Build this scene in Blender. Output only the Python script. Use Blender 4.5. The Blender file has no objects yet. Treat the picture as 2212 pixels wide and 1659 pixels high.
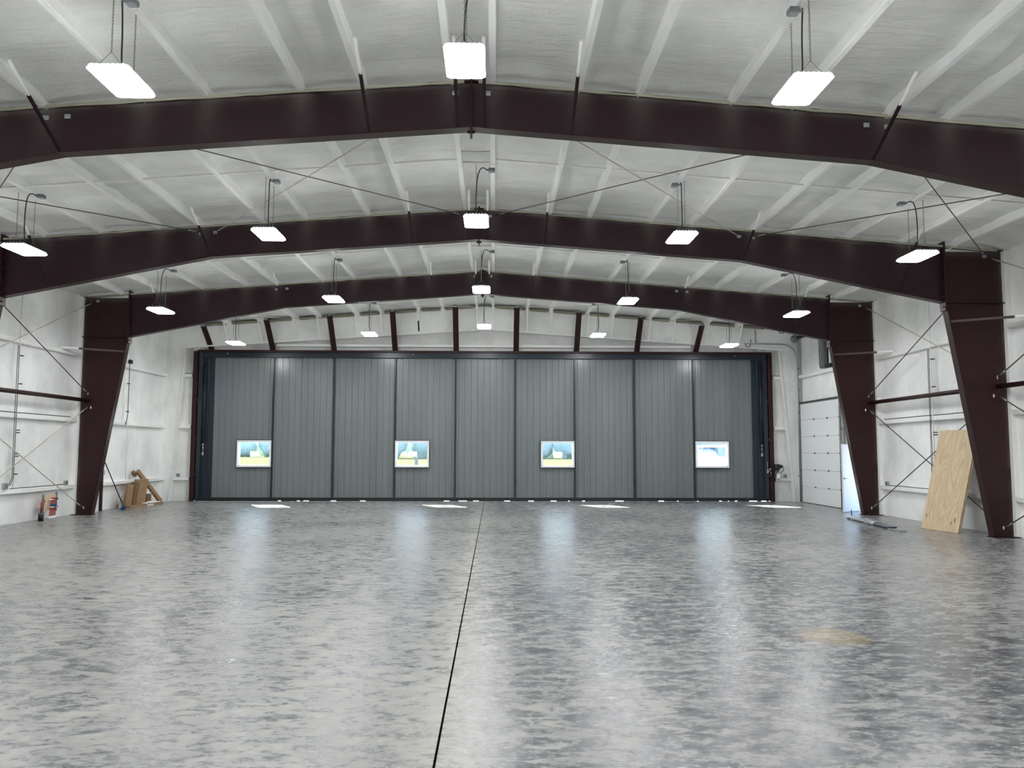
import bpy, math, random
from math import sin, cos, pi, radians, exp
from mathutils import Vector, Matrix, noise
random.seed(7)
S = bpy.context.scene
COL = S.collection

# ------------------------------------------------------------------ camera
F_PX, PITCH, YAW, ROLL, CAMX, CAMH = 1764.64, .0821, .022, -.002, .338, 1.807
cam_d = bpy.data.cameras.new('camera'); cam = bpy.data.objects.new('camera', cam_d); COL.objects.link(cam)
cam_d.sensor_fit = 'HORIZONTAL'; cam_d.sensor_width = 36.0; cam_d.lens = 36.0 * F_PX / 2212.0
cam_d.clip_start = .05; cam_d.clip_end = 2000
cam.location = (CAMX, 0, CAMH)
cam.matrix_world = (Matrix.Translation((CAMX, 0, CAMH)) @ Matrix.Rotation(-YAW, 4, 'Z')
                    @ Matrix.Rotation(pi/2 + PITCH, 4, 'X') @ Matrix.Rotation(-ROLL, 4, 'Z'))
S.camera = cam

# ------------------------------------------------------------------ world, sun, exposure
LAMP_E = 20.0
SKY_E = 1.15
SUN_E = 20.0
w = bpy.data.worlds.new('world'); S.world = w; w.use_nodes = True
nt = w.node_tree; nt.nodes.clear()
bg = nt.nodes.new('ShaderNodeBackground'); wo = nt.nodes.new('ShaderNodeOutputWorld')
tc = nt.nodes.new('ShaderNodeTexCoord'); sp = nt.nodes.new('ShaderNodeSeparateXYZ'); rp = nt.nodes.new('ShaderNodeValToRGB')
nt.links.new(tc.outputs['Generated'], sp.inputs[0]); nt.links.new(sp.outputs[2], rp.inputs[0])
rp.color_ramp.elements[0].position = 0.0; rp.color_ramp.elements[0].color = (.72, .84, 1, 1)
rp.color_ramp.elements[1].position = .6; rp.color_ramp.elements[1].color = (.28, .50, 1, 1)
nt.links.new(rp.outputs[0], bg.inputs[0]); bg.inputs[1].default_value = SKY_E
nt.links.new(bg.outputs[0], wo.inputs[0])
sun_d = bpy.data.lights.new('sun', 'SUN'); sun = bpy.data.objects.new('sun', sun_d); COL.objects.link(sun)
sun_d.energy = SUN_E; sun_d.angle = radians(.53); sun_d.color = (1, .96, .88)
sun.location = (-30, 80, 40)
sun.rotation_euler = Vector((.79, -1.60, -1.0)).to_track_quat('-Z', 'Y').to_euler()
S.view_settings.view_transform = 'Standard'; S.view_settings.look = 'None'
S.view_settings.exposure = 2.03; S.view_settings.gamma = 1.0; S.view_settings.use_curve_mapping = False

# ------------------------------------------------------------------ dimensions
D = [11.27, 17.37, 23.47]; DEND = 29.62
YB, YE = -6.0, 29.95           # back wall, end wall
WX = 11.565                    # side walls
K = .0745; ZR = 7.03
PUR = [.30, 1.53, 2.40, 3.72, 4.62, 5.97, 6.83, 8.05, 9.25, 10.35]
GZ = [.80, 2.66, 4.52]
def zp(x): return ZR - K*abs(x)      # underside of the purlins / top of the webs

# ------------------------------------------------------------------ helpers
class MB:
    def __init__(s): s.v = []; s.f = []; s.sm = []; s.attr = None
    def add(s, vs, fs, smooth=False):
        b = len(s.v); s.v += [tuple(v) for v in vs]; s.f += [tuple(i+b for i in f) for f in fs]; s.sm += [smooth]*len(fs); return s
    def box(s, x0, x1, y0, y1, z0, z1):
        return s.add([(x0,y0,z0),(x1,y0,z0),(x1,y1,z0),(x0,y1,z0),(x0,y0,z1),(x1,y0,z1),(x1,y1,z1),(x0,y1,z1)],
            [(0,3,2,1),(4,5,6,7),(0,1,5,4),(1,2,6,5),(2,3,7,6),(3,0,4,7)])
    def bar(s, p, q, a, b, up=(0,0,1)):
        """box from p to q, a wide sideways, b deep along up"""
        p = Vector(p); q = Vector(q); d = (q-p).normalized(); u = Vector(up)
        r = d.cross(u)
        if r.length < 1e-4: r = d.cross(Vector((0,1,0)))
        r.normalize(); u = r.cross(d)
        vs = []
        for c in (p, q):
            for i, j in ((-1,-1),(1,-1),(1,1),(-1,1)): vs.append(c + r*(a/2*i) + u*(b/2*j))
        return s.add(vs, [(0,3,2,1),(4,5,6,7),(0,1,5,4),(1,2,6,5),(2,3,7,6),(3,0,4,7)])
    def tube(s, pts, r, n=8, caps=True):
        pts = [Vector(p) for p in pts]; m = len(pts)
        rr = r if isinstance(r, (list, tuple)) else [r]*m
        t0 = (pts[1]-pts[0]).normalized(); ref = Vector((0,0,1)) if abs(t0.z) < .9 else Vector((1,0,0))
        u = t0.cross(ref).normalized(); vs = []
        for i, p in enumerate(pts):
            t = (pts[min(i+1,m-1)] - pts[max(i-1,0)]).normalized()
            u = (u - t*u.dot(t)).normalized(); v = t.cross(u)
            for k in range(n):
                a = 2*pi*k/n; vs.append(p + (u*cos(a)+v*sin(a))*rr[i])
        fs = [(i*n+k, i*n+(k+1)%n, (i+1)*n+(k+1)%n, (i+1)*n+k) for i in range(m-1) for k in range(n)]
        s.add(vs, fs, True)
        if caps:
            b = len(s.v) - len(vs)
            s.f += [tuple(b+k for k in reversed(range(n))), tuple(b+(m-1)*n+k for k in range(n))]; s.sm += [False]*2
        return s
    def prism(s, poly, axis, a, b):
        """poly of 2D points extruded along axis ('x': (y,z); 'y': (x,z); 'z': (x,y))"""
        def P(u, v, c): return {'x': (c,u,v), 'y': (u,c,v), 'z': (u,v,c)}[axis]
        n = len(poly)
        vs = [P(u,v,a) for u,v in poly] + [P(u,v,b) for u,v in poly]
        fs = [tuple(range(n)), tuple(reversed(range(n,2*n)))] + [((i+1)%n, i, n+i, n+(i+1)%n) for i in range(n)]
        return s.add(vs, fs)
    def lathe(s, prof, c, axis='z', n=20):
        vs = []
        for r, h in prof:
            for k in range(n):
                a = 2*pi*k/n; u, v = r*cos(a), r*sin(a)
                o = {'z': (u,v,h), 'x': (h,u,v), 'y': (u,h,v)}[axis]
                vs.append((c[0]+o[0], c[1]+o[1], c[2]+o[2]))
        m = len(prof)
        fs = [(i*n+k, i*n+(k+1)%n, (i+1)*n+(k+1)%n, (i+1)*n+k) for i in range(m-1) for k in range(n)]
        return s.add(vs, fs, True)
    def torus(s, c, R, r, ax='y', n=24, m=8, a0=0, a1=2*pi):
        pts = []
        for i in range(n+1):
            a = a0+(a1-a0)*i/n; u, v = R*cos(a), R*sin(a)
            o = {'z': (u,v,0), 'x': (0,u,v), 'y': (u,0,v)}[ax]; pts.append((c[0]+o[0], c[1]+o[1], c[2]+o[2]))
        return s.tube(pts, r, m)
    def mesh(s, name, mats):
        me = bpy.data.meshes.new(name); me.from_pydata(s.v, [], s.f); me.update()
        me.polygons.foreach_set('use_smooth', s.sm)
        for m in (mats if isinstance(mats, (list, tuple)) else [mats]): me.materials.append(m)
        import bmesh as B
        bm = B.new(); bm.from_mesh(me); B.ops.recalc_face_normals(bm, faces=bm.faces); bm.to_mesh(me); bm.free()
        return me
    def build(s, name, mats, parent=None, bevel=0):
        o = bpy.data.objects.new(name, s.mesh(name, mats)); COL.objects.link(o)
        if parent is not None: o.parent = parent
        if bevel:
            b = o.modifiers.new('bevel', 'BEVEL'); b.width = bevel; b.segments = 2; b.limit_method = 'ANGLE'; b.angle_limit = radians(50)
        return o
def tag(o, label=None, cat=None, group=None, kind=None):
    if label: o['label'] = label
    if cat: o['category'] = cat
    if group: o['group'] = group
    if kind: o['kind'] = kind
    return o
def empty(name, loc=(0,0,0), rz=0):
    o = bpy.data.objects.new(name, None); COL.objects.link(o); o.location = loc; o.rotation_euler = (0,0,rz); o.empty_display_size = .1
    return o
def copy_tree(o, parent=None):
    c = o.copy(); COL.objects.link(c); c.parent = parent
    for ch in list(o.children): copy_tree(ch, c)
    return c
def struct(o): o['kind'] = 'structure'; return o
def ordn(i): return ['first','second','third','fourth','fifth','sixth','seventh','eighth','ninth','tenth'][i]
def fn(x, y, z=0, s=1.0, o=3): return noise.fractal(Vector((x*s, y*s, z*s)), 1.0, 2.0, o)

# ------------------------------------------------------------------ materials
class N:
    def __init__(s, name):
        s.m = bpy.data.materials.new(name); s.m.use_nodes = True; s.t = s.m.node_tree; s.t.nodes.clear()
        s.out = s.t.nodes.new('ShaderNodeOutputMaterial')
    def n(s, ty, **kw):
        x = s.t.nodes.new('ShaderNode'+ty)
        for k, v in kw.items():
            if hasattr(x, k): setattr(x, k, v)
        return x
    def l(s, a, b): s.t.links.new(a, b)
    def val(s, inp, v):
        if hasattr(v, 'is_output') or isinstance(v, bpy.types.NodeSocket): s.l(v, inp)
        else: inp.default_value = v
    def math(s, op, a, b=0.0, clamp=False):
        x = s.n('Math', operation=op, use_clamp=clamp); s.val(x.inputs[0], a); s.val(x.inputs[1], b); return x.outputs[0]
    def mix(s, f, a, b, bt='MIX'):
        x = s.n('MixRGB', blend_type=bt); s.val(x.inputs[0], f); s.val(x.inputs[1], a); s.val(x.inputs[2], b); return x.outputs[0]
    def noise(s, vec, scale, detail=4, rough=.55, dist=0.0):
        x = s.n('TexNoise'); s.l(vec, x.inputs['Vector']); x.inputs['Scale'].default_value = scale; x.inputs['Detail'].default_value = detail
        x.inputs['Roughness'].default_value = rough; x.inputs['Distortion'].default_value = dist; return x.outputs['Fac']
    def ramp(s, f, stops):
        x = s.n('ValToRGB'); s.l(f, x.inputs[0]); e = x.color_ramp.elements
        while len(e) < len(stops): e.new(.5)
        for k, (p, c) in enumerate(stops): e[k].position = p; e[k].color = c if len(c) == 4 else (*c, 1)
        return x.outputs[0]
    def coord(s, scale=(1,1,1), kind='Object', rot=(0,0,0)):
        t = s.n('TexCoord'); m = s.n('Mapping'); s.l(t.outputs[kind], m.inputs[0]); m.inputs['Scale'].default_value = scale; m.inputs['Rotation'].default_value = rot
        return m.outputs[0]
    def pos(s, scale=(1,1,1), rot=(0,0,0)):
        t = s.n('NewGeometry'); m = s.n('Mapping'); s.l(t.outputs['Position'], m.inputs[0]); m.inputs['Scale'].default_value = scale; m.inputs['Rotation'].default_value = rot
        return m.outputs[0]
    def bump(s, h, strength, dist=.02, nrm=None):
        b = s.n('Bump'); s.l(h, b.inputs['Height']); b.inputs['Strength'].default_value = strength; b.inputs['Distance'].default_value = dist
        if nrm is not None: s.l(nrm, b.inputs['Normal'])
        return b.outputs[0]
    def pbr(s, col, rough=.5, metal=0, spec=.5, normal=None, emis=None, estr=0):
        p = s.n('BsdfPrincipled'); s.val(p.inputs['Base Color'], col); s.val(p.inputs['Roughness'], rough); s.val(p.inputs['Metallic'], metal)
        s.val(p.inputs['Specular IOR Level'], spec)
        if normal is not None: s.l(normal, p.inputs['Normal'])
        if emis: p.inputs['Emission Color'].default_value = (*emis, 1); p.inputs['Emission Strength'].default_value = estr
        s.l(p.outputs[0], s.out.inputs[0]); return p
def c4(r, g, b): return (r, g, b, 1)
def simple(name, col, rough=.5, metal=0, spec=.5, var=.12, scale=6, bump=0):
    a = N(name); v = a.coord(); nz = a.noise(v, scale, 5, .6)
    lo = tuple(c*(1-var) for c in col); hi = tuple(min(1, c*(1+var)) for c in col)
    cc = a.ramp(nz, [(.3, lo), (.7, hi)])
    nr = a.bump(a.noise(v, scale*6, 3), bump, .005) if bump else None
    a.pbr(cc, rough, metal, spec, nr); return a.m

def foam(name, col, ripple=(1,1,1), bs=.5, stain=.10):
    a = N(name); v = a.pos()
    big = a.noise(v, .55, 4, .55); med = a.noise(a.pos(ripple), 2.6, 5, .6, .4); fine = a.noise(v, 26, 4, .65)
    lo = tuple(c*(1-stain) for c in col); hi = tuple(min(1, c*(1+stain*.35)) for c in col)
    cc = a.ramp(big, [(.3, lo), (.62, hi)])
    dirt = a.ramp(a.noise(a.pos(ripple), 1.7, 6, .65), [(.46, (0,0,0)), (.75, (1,1,1))])
    cc = a.mix(a.math('MULTIPLY', dirt, stain*1.1), cc, c4(.50, .49, .44))
    h = a.math('ADD', a.math('MULTIPLY', med, 1.0), a.math('MULTIPLY', fine, .16))
    a.pbr(cc, .82, 0, .25, a.bump(h, bs, .06)); return a.m
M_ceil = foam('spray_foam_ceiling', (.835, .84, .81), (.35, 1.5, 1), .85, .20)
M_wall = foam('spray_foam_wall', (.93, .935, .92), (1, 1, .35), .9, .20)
M_rib = foam('spray_foam_rib', (.90, .905, .885), (1, 1, 1), .35, .08)
M_bead = foam('spray_foam_bead', (.42, .41, .32), (1, 1, 1), .5, .35)

def maroon(name, col, dusty=True):
    a = N(name); v = a.coord(); nz = a.noise(v, 3, 5, .6)
    cc = a.ramp(nz, [(.3, tuple(c*.8 for c in col)), (.7, tuple(c*1.2 for c in col))])
    rust = a.ramp(a.noise(v, 9, 6, .7), [(.66, (0,0,0)), (.8, (1,1,1))])
    cc = a.mix(a.math('MULTIPLY', rust, .3), cc, c4(.09, .032, .018))
    if dusty:
        at = a.n('Attribute'); at.attribute_name = 'dust'
        sp = a.noise(a.coord((1,1,1)), 60, 3, .7)
        f = a.math('MULTIPLY', at.outputs['Fac'], a.math('ADD', a.math('MULTIPLY', sp, .8), .6), True)
        cc = a.mix(f, cc, c4(.52, .51, .44))
    a.pbr(cc, .42, 0, .3, a.bump(a.noise(v, 30, 2), .06, .004)); return a.m
M_mar = maroon('maroon_primer', (.030, .0075, .0085))
M_marw = maroon('maroon_primer_web', (.028, .0115, .0165))
M_navy = simple('navy_steel', (.012, .022, .034), .32, 0, .5, .15, 4)
M_galv = simple('galvanised', (.42, .44, .45), .42, .75, .5, .15, 14)
M_grey = simple('grey_metal', (.22, .24, .26), .45, .5, .5, .12, 10)
M_rodk = simple('bare_rod', (.10, .095, .085), .5, .4, .5, .3, 2)
M_rodf = simple('foamed_rod', (.52, .50, .42), .8, 0, .3, .25, 2)
M_blk = simple('black_rubber', (.012, .012, .013), .5, 0, .5, .1)
M_conc_cable = simple('dark_cable', (.03, .032, .035), .5)
M_white = simple('white_paint', (.80, .82, .83), .35, 0, .5, .02)
M_vinyl = simple('white_vinyl', (.86, .87, .88), .35, 0, .5, .02)
M_chain = simple('zinc_chain', (.30, .30, .29), .4, .7)
M_card = simple('cardboard', (.33, .215, .125), .85, 0, .2, .12, 9, .1)
M_cardd = simple('cardboard_side', (.20, .125, .072), .85, 0, .2, .12, 9, .1)
M_styro = simple('white_foam_sheet', (.86, .87, .88), .7, 0, .3, .03)
M_red = simple('red_pex', (.42, .015, .025), .35, 0, .5, .08)
M_blue = simple('blue_plastic', (.015, .10, .26), .4, 0, .5, .1)
M_bluebr = simple('broom_blue', (.02, .045, .12), .7, 0, .3, .2)
M_wred = simple('white_pvc', (.78, .78, .77), .4, 0, .5, .03)
M_chrome = simple('chrome', (.75, .76, .77), .18, 1, .5, .04)
M_oil = simple('oil_reservoir', (.36, .40, .40), .3, 0, .5, .04)

def m_floor():
    a = N('polished_concrete'); P = a.pos()
    st = a.pos((.85, 1.6, 1), (0, 0, -.22)); st2 = a.pos((.8, 1.4, 1), (0, 0, .30))
    big = a.noise(P, .22, 4, .6, .4); med = a.noise(st, 4.4, 10, .74, .6); fin = a.noise(st2, 13.0, 7, .74, .7); gr = a.noise(P, 70, 3, .6)
    h = a.math('ADD', a.math('MULTIPLY', med, .66), a.math('MULTIPLY', fin, .34))
    h = a.math('ADD', h, a.math('MULTIPLY', a.math('SUBTRACT', big, .5), .22))
    # darker right of the joint than left, most towards the camera
    sx = a.n('SeparateXYZ'); a.l(P, sx.inputs[0]); X, Y = sx.outputs[0], sx.outputs[1]
    side = a.math('MULTIPLY', a.math('SUBTRACT', .55, a.math('GREATER_THAN', X, .0)), .024)
    near = a.math('MULTIPLY', a.math('SUBTRACT', 1.0, a.math('DIVIDE', Y, 13.0), True), 1.0)
    side = a.math('ADD', side, a.math('MULTIPLY', a.math('MULTIPLY', a.math('GREATER_THAN', X, .0), near), -.028))
    h = a.math('ADD', h, side)
    col = a.ramp(h, [(.40, (.095, .10, .11)), (.45, (.160, .165, .172)), (.50, (.235, .239, .234)), (.55, (.318, .318, .297)), (.61, (.43, .425, .39))])
    # pale powdery band both sides of the joint
    ax = a.math('ABSOLUTE', a.math('ADD', X, a.math('MULTIPLY', a.math('SUBTRACT', a.noise(P, 1.2, 4), .5), .5)))
    band = a.math('SUBTRACT', 1.0, a.math('DIVIDE', ax, .36), True)
    col = a.mix(a.math('MULTIPLY', band, .55), col, c4(.46, .44, .39))
    # brown stain
    def spot(cx, cy, rx, ry, ns=.35):
        dx = a.math('DIVIDE', a.math('SUBTRACT', X, cx), rx); dy = a.math('DIVIDE', a.math('SUBTRACT', Y, cy), ry)
        d = a.math('SQRT', a.math('ADD', a.math('MULTIPLY', dx, dx), a.math('MULTIPLY', dy, dy)))
        d = a.math('ADD', d, a.math('MULTIPLY', a.math('SUBTRACT', fin, .5), ns*6))
        return a.math('MULTIPLY', a.math('SUBTRACT', 1.15, d), 6.0, True)
    col = a.mix(a.math('MULTIPLY', spot(3.68, 8.12, .30, .36, .25), .6), col, c4(.36, .29, .17))
    col = a.mix(a.math('MULTIPLY', spot(9.05, 22.7, .26, .22, .2), .75), col, c4(.06, .06, .06))
    # tyre marks: thin arcs
    def ring(cx, cy, r, wd, ns=.25):
        dx = a.math('SUBTRACT', X, cx); dy = a.math('SUBTRACT', Y, cy)
        d = a.math('SQRT', a.math('ADD', a.math('MULTIPLY', dx, dx), a.math('MULTIPLY', dy, dy)))
        d = a.math('ABSOLUTE', a.math('SUBTRACT', d, r)); m = a.math('SUBTRACT', 1.0, a.math('DIVIDE', d, wd), True)
        return a.math('MULTIPLY', m, a.math('MULTIPLY', a.math('SUBTRACT', a.noise(P, .9, 3), .42), 6.0, True))
    for (cx, cy, r, wd, k, cc) in [(-3.9, 13.5, 1.25, .05, .45, (.13,.13,.135)), (-3.9, 13.5, 1.05, .05, .4, (.13,.13,.135)), (-5.4, 13.9, 1.3, .04, .3, (.15,.15,.15)),
                                   (7.6, 15.2, 2.4, .09, .4, (.14,.14,.14)), (8.3, 16.4, 2.9, .08, .4, (.14,.14,.14)), (9.4, 17.3, 3.6, .10, .35, (.15,.15,.15)),
                                   (8.6, 8.5, 6.9, .10, .3, (.50,.49,.46)), (9.6, 8.0, 8.3, .12, .3, (.50,.49,.46)), (-3.6, 9.0, 5.4, .1, .22, (.50,.49,.46)), (5.0, 20.0, 6.5, .09, .3, (.5,.5,.48)), (7.2, 12.2, 6.0, .08, .3, (.5,.5,.48))]:
        col = a.mix(a.math('MULTIPLY', ring(cx, cy, r, wd), k), col, c4(*cc))
    # sawn joints: x = 0 wide, one crosswise faint and two faint longitudinal ones
    wob = a.math('MULTIPLY', a.math('SUBTRACT', a.noise(P, 3.5, 3), .5), .006)
    def line(co, at, wd):
        return a.math('LESS_THAN', a.math('ABSOLUTE', a.math('ADD', a.math('SUBTRACT', co, at), wob)), wd)
    col = a.mix(a.math('MULTIPLY', line(Y, 7.76, .006), a.math('MULTIPLY', a.math('GREATER_THAN', X, -1.4), .45)), col, c4(.55, .54, .48))
    col = a.mix(a.math('MULTIPLY', line(X, 4.42, .004), .35), col, c4(.16, .16, .16))
    speck = a.ramp(a.noise(P, 9, 2, .5), [(.76, (0,0,0)), (.79, (1,1,1))])
    col = a.mix(a.math('MULTIPLY', speck, .35), col, c4(.58, .57, .55))
    rough = a.math('ADD', .125, a.math('MULTIPLY', a.math('SUBTRACT', h, .4), 1.1), False)
    rough = a.math('ADD', rough, a.math('MULTIPLY', fin, .12))
    hh = a.math('ADD', a.math('MULTIPLY', med, .5), a.math('ADD', a.math('MULTIPLY', fin, .35), a.math('MULTIPLY', gr, .05)))
    p = a.pbr(col, rough, 0, .55, a.bump(hh, .22, .010)); return a.m
M_floor = m_floor()

def m_door():
    a = N('painted_grey_panel'); v = a.pos((1, 1, .05))
    cc = a.ramp(a.noise(v, 1.3, 3, .5), [(.35, (.165, .192, .200)), (.65, (.20, .228, .228))])
    a.pbr(cc, .25, .0, .6, a.bump(a.noise(a.pos((1,1,.3)), 2.2, 2), .05, .02)); return a.m
M_panel = m_door()
def m_ply():
    a = N('plywood_face'); v = a.coord((3.2, 1, .62)); g = a.noise(v, 1.0, 2, .45, 1.0)
    wv = a.math('FRACT', a.math('MULTIPLY', g, 9.0)); wv = a.math('ABSOLUTE', a.math('SUBTRACT', wv, .5))
    cc = a.ramp(wv, [(.05, (.66, .53, .36)), (.45, (.53, .40, .25))])
    f = a.noise(a.coord((60, 1, 2)), 1.5, 3)
    cc = a.mix(a.math('MULTIPLY', f, .25), cc, c4(.66, .51, .32))
    a.pbr(cc, .65, 0, .3, a.bump(f, .1, .002)); return a.m
M_ply = m_ply()
def m_plyedge():
    a = N('plywood_edge'); t = a.coord((1,1,1)); s = a.n('SeparateXYZ'); a.l(t, s.inputs[0])
    f = a.math('FRACT', a.math('MULTIPLY', s.outputs[1], 160.0))
    cc = a.mix(a.math('GREATER_THAN', f, .5), c4(.36, .24, .13), c4(.12, .07, .04)); a.pbr(cc, .8); return a.m
M_plyedge = m_plyedge()
def emis(name, col, st):
    a = N(name); e = a.n('Emission'); e.inputs[0].default_value = (*col, 1); e.inputs[1].default_value = st; a.l(e.outputs[0], a.out.inputs[0]); return a.m
def m_lens():
    a = N('led_lens'); v = a.coord(); s = a.n('SeparateXYZ'); a.l(v, s.inputs[0])
    f = a.math('ABSOLUTE', a.math('SUBTRACT', a.math('FRACT', a.math('MULTIPLY', s.outputs[0], 13.0)), .5))
    st = a.math('ADD', LAMP_E*.75, a.math('MULTIPLY', f, LAMP_E))
    e = a.n('Emission'); e.inputs[0].default_value = (.97, .985, 1, 1); a.l(st, e.inputs[1]); a.l(e.outputs[0], a.out.inputs[0]); return a.m
M_lens = m_lens()
def m_glass():
    a = N('window_glass'); t = a.n('BsdfTransparent'); t.inputs[0].default_value = (.93, .96, .95, 1); g = a.n('BsdfGlossy'); g.inputs['Roughness'].default_value = .02
    m = a.n('MixShader'); m.inputs[0].default_value = .06; a.l(t.outputs[0], m.inputs[1]); a.l(g.outputs[0], m.inputs[2]); a.l(m.outputs[0], a.out.inputs[0]); return a.m
M_glass = m_glass()
def m_film():
    a = N('clear_wrap'); v = a.coord(); t = a.n('BsdfTransparent'); t.inputs[0].default_value = (.9, .93, .96, 1)
    g = a.n('BsdfPrincipled'); g.inputs['Base Color'].default_value = (.8, .84, .88, 1); g.inputs['Roughness'].default_value = .12
    a.l(a.bump(a.noise(v, 18, 4, .7), 1.0, .03), g.inputs['Normal'])
    m = a.n('MixShader'); a.l(a.ramp(a.noise(v, 14, 4, .6), [(.4, (.2,.2,.2)), (.65, (.9,.9,.9))]), m.inputs[0]); a.l(t.outputs[0], m.inputs[1]); a.l(g.outputs[0], m.inputs[2]); a.l(m.outputs[0], a.out.inputs[0]); return a.m
M_film = m_film()
def m_sticker():
    a = N('window_sticker'); d = a.n('BsdfDiffuse'); tr = a.n('BsdfTranslucent'); v = a.coord()
    cc = a.ramp(a.noise(v, 9, 3), [(.45, (.92, .92, .86)), (.62, (.62, .72, .40))])
    a.l(cc, d.inputs[0]); a.l(cc, tr.inputs[0]); m = a.n('MixShader'); m.inputs[0].default_value = .6
    a.l(d.outputs[0], m.inputs[1]); a.l(tr.outputs[0], m.inputs[2]); a.l(m.outputs[0], a.out.inputs[0]); return a.m
M_stick = m_sticker()

# ------------------------------------------------------------------ the shell
def fillet(d, h, wd): return h*exp(-(d/wd)**2)
def grid(name, us, vs, fun, mat):
    m = MB(); nu, nv = len(us), len(vs)
    m.add([fun(u, v) for u in us for v in vs], [(i*nv+j, (i+1)*nv+j, (i+1)*nv+j+1, i*nv+j+1) for i in range(nu-1) for j in range(nv-1)], True)
    return struct(m.build(name, mat))
def lin(a, b, step):
    n = max(1, int(round((b-a)/step))); return [a+(b-a)*i/n for i in range(n+1)]

# floor: a slab
fm = MB().box(-WX-.3, -.008, YB-.3, YE+.12, -.2, 0).box(.008, WX+.3, YB-.3, YE+.12, -.2, 0)
fl = fm.build('floor', M_floor); struct(fl)
struct(MB().box(-.008, .008, YB-.3, YE+.12, -.2, -.005).build('trim_8', simple('joint_filler', (.004, .004, .004), 1, 0, 0)))

# ceiling: sprayed foam between the purlins
XS = sorted(set([round(x, 3) for x in lin(0, WX+.05, .13)] + [round(p+d, 3) for p in PUR for d in (-.07, -.045, .045, .07)]))
def ceil_z(x, y):
    ax = abs(x); dp = min(abs(ax-p) for p in PUR)
    z = zp(x) + .185 - fillet(dp, .045, .10)
    z -= fillet(min(abs(y-d) for d in D), .05, .16)
    z += .030*fn(x*.35, y, 0, 1.6, 3) + .018*fn(x*.5, y*2.2, 5, 1.8, 2)
    if ax > 10.8: z -= .12*((ax-10.8)/.77)**2
    return z
ys = lin(YB, YE+.05, .14)
grid('ceiling', [-x for x in reversed(XS[1:])] + XS, ys, lambda x, y: (x, y, ceil_z(x, y)), M_ceil)
# roof deck over the foam keeps the sky out
struct(MB().prism([(-WX-.35, 6.40), (0, 7.30), (WX+.35, 6.40), (WX+.35, 6.55), (0, 7.45), (-WX-.35, 6.55)], 'y', YB-.3, YE+.45).build('trim_1', M_galv))

def wallx(s):
    def f(y, z):
        d = min(abs(z-g) for g in GZ); dc = min(abs(y-c) for c in D+[DEND])
        x = WX - fillet(dc, .07, .20) + .026*fn(y, z*.4, s, 1.2, 3) + .006*fn(y*1.2, z*.5, s+9, 3, 2)
        if z < .12: x += (.12-z)*.1
        return (s*x, y, z)
    return f
zt = 6.34
grid('wall_left', lin(YB, YE, .13), lin(0, zt, .13), wallx(-1), M_wall)
DY0, DY1, DH = 24.10, 25.03, 2.06      # doorway of the open personnel door, right wall
fr = wallx(1)
m = MB()
def addgrid(m, us, vs, fun):
    nu, nv = len(us), len(vs)
    m.add([fun(u, v) for u in us for v in vs], [(i*nv+j, (i+1)*nv+j, (i+1)*nv+j+1, i*nv+j+1) for i in range(nu-1) for j in range(nv-1)], True)
addgrid(m, lin(YB, DY0, .13), lin(0, zt, .13), fr); addgrid(m, lin(DY0, DY1, .13), lin(DH, zt, .13), fr); addgrid(m, lin(DY1, YE, .13), lin(0, zt, .13), fr)
struct(m.build('wall_right', M_wall))
# cladding outside the foam
m = MB(); m.box(-WX-.3, -WX-.14, YB-.3, YE+.3, 0, 6.5); struct(m.build('trim_2', M_white))
m = MB(); m.box(WX+.14, WX+.3, YB-.3, DY0, 0, 6.5).box(WX+.14, WX+.3, DY1, YE+.3, 0, 6.5).box(WX+.14, WX+.3, DY0, DY1, DH, 6.5); struct(m.build('trim_3', M_white))
# doorway jambs
m = MB(); m.box(WX-.04, WX+.32, DY0-.05, DY0, 0, DH).box(WX-.04, WX+.32, DY1, DY1+.05, 0, DH).box(WX-.04, WX+.32, DY0-.05, DY1+.05, DH, DH+.05)
struct(m.build('trim_4', M_white))
# back wall behind the camera
grid('wall_back', lin(-WX, WX, .6), lin(0, 7.3, .6), lambda x, z: (x, YB, z), M_wall)
# end wall round the hangar door
DW, DZ = 10.42, 5.44
def endf(x, z):
    y = YE - fillet(min(abs(z-g) for g in GZ) if abs(x) > DW else 9, .03, .16) + .014*fn(x, z, 3, 1.2, 3)
    return (x, y, z)
m = MB()
addgrid(m, lin(-WX-.05, -DW, .13), lin(0, DZ, .13), endf); addgrid(m, lin(DW, WX+.05, .13), lin(0, DZ, .13), endf)
addgrid(m, lin(-WX-.05, WX+.05, .16), lin(DZ, 7.35, .13), endf); struct(m.build('wall_front', M_wall))
m = MB(); m.box(-WX-.3, -DW-.02, YE+.12, YE+.3, 0, 7.3).box(DW+.02, WX+.3, YE+.12, YE+.3, 0, 7.3).box(-DW-.02, DW+.02, YE+.12, YE+.3, DZ+.02, 7.3)
struct(m.build('trim_5', M_white))

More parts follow.
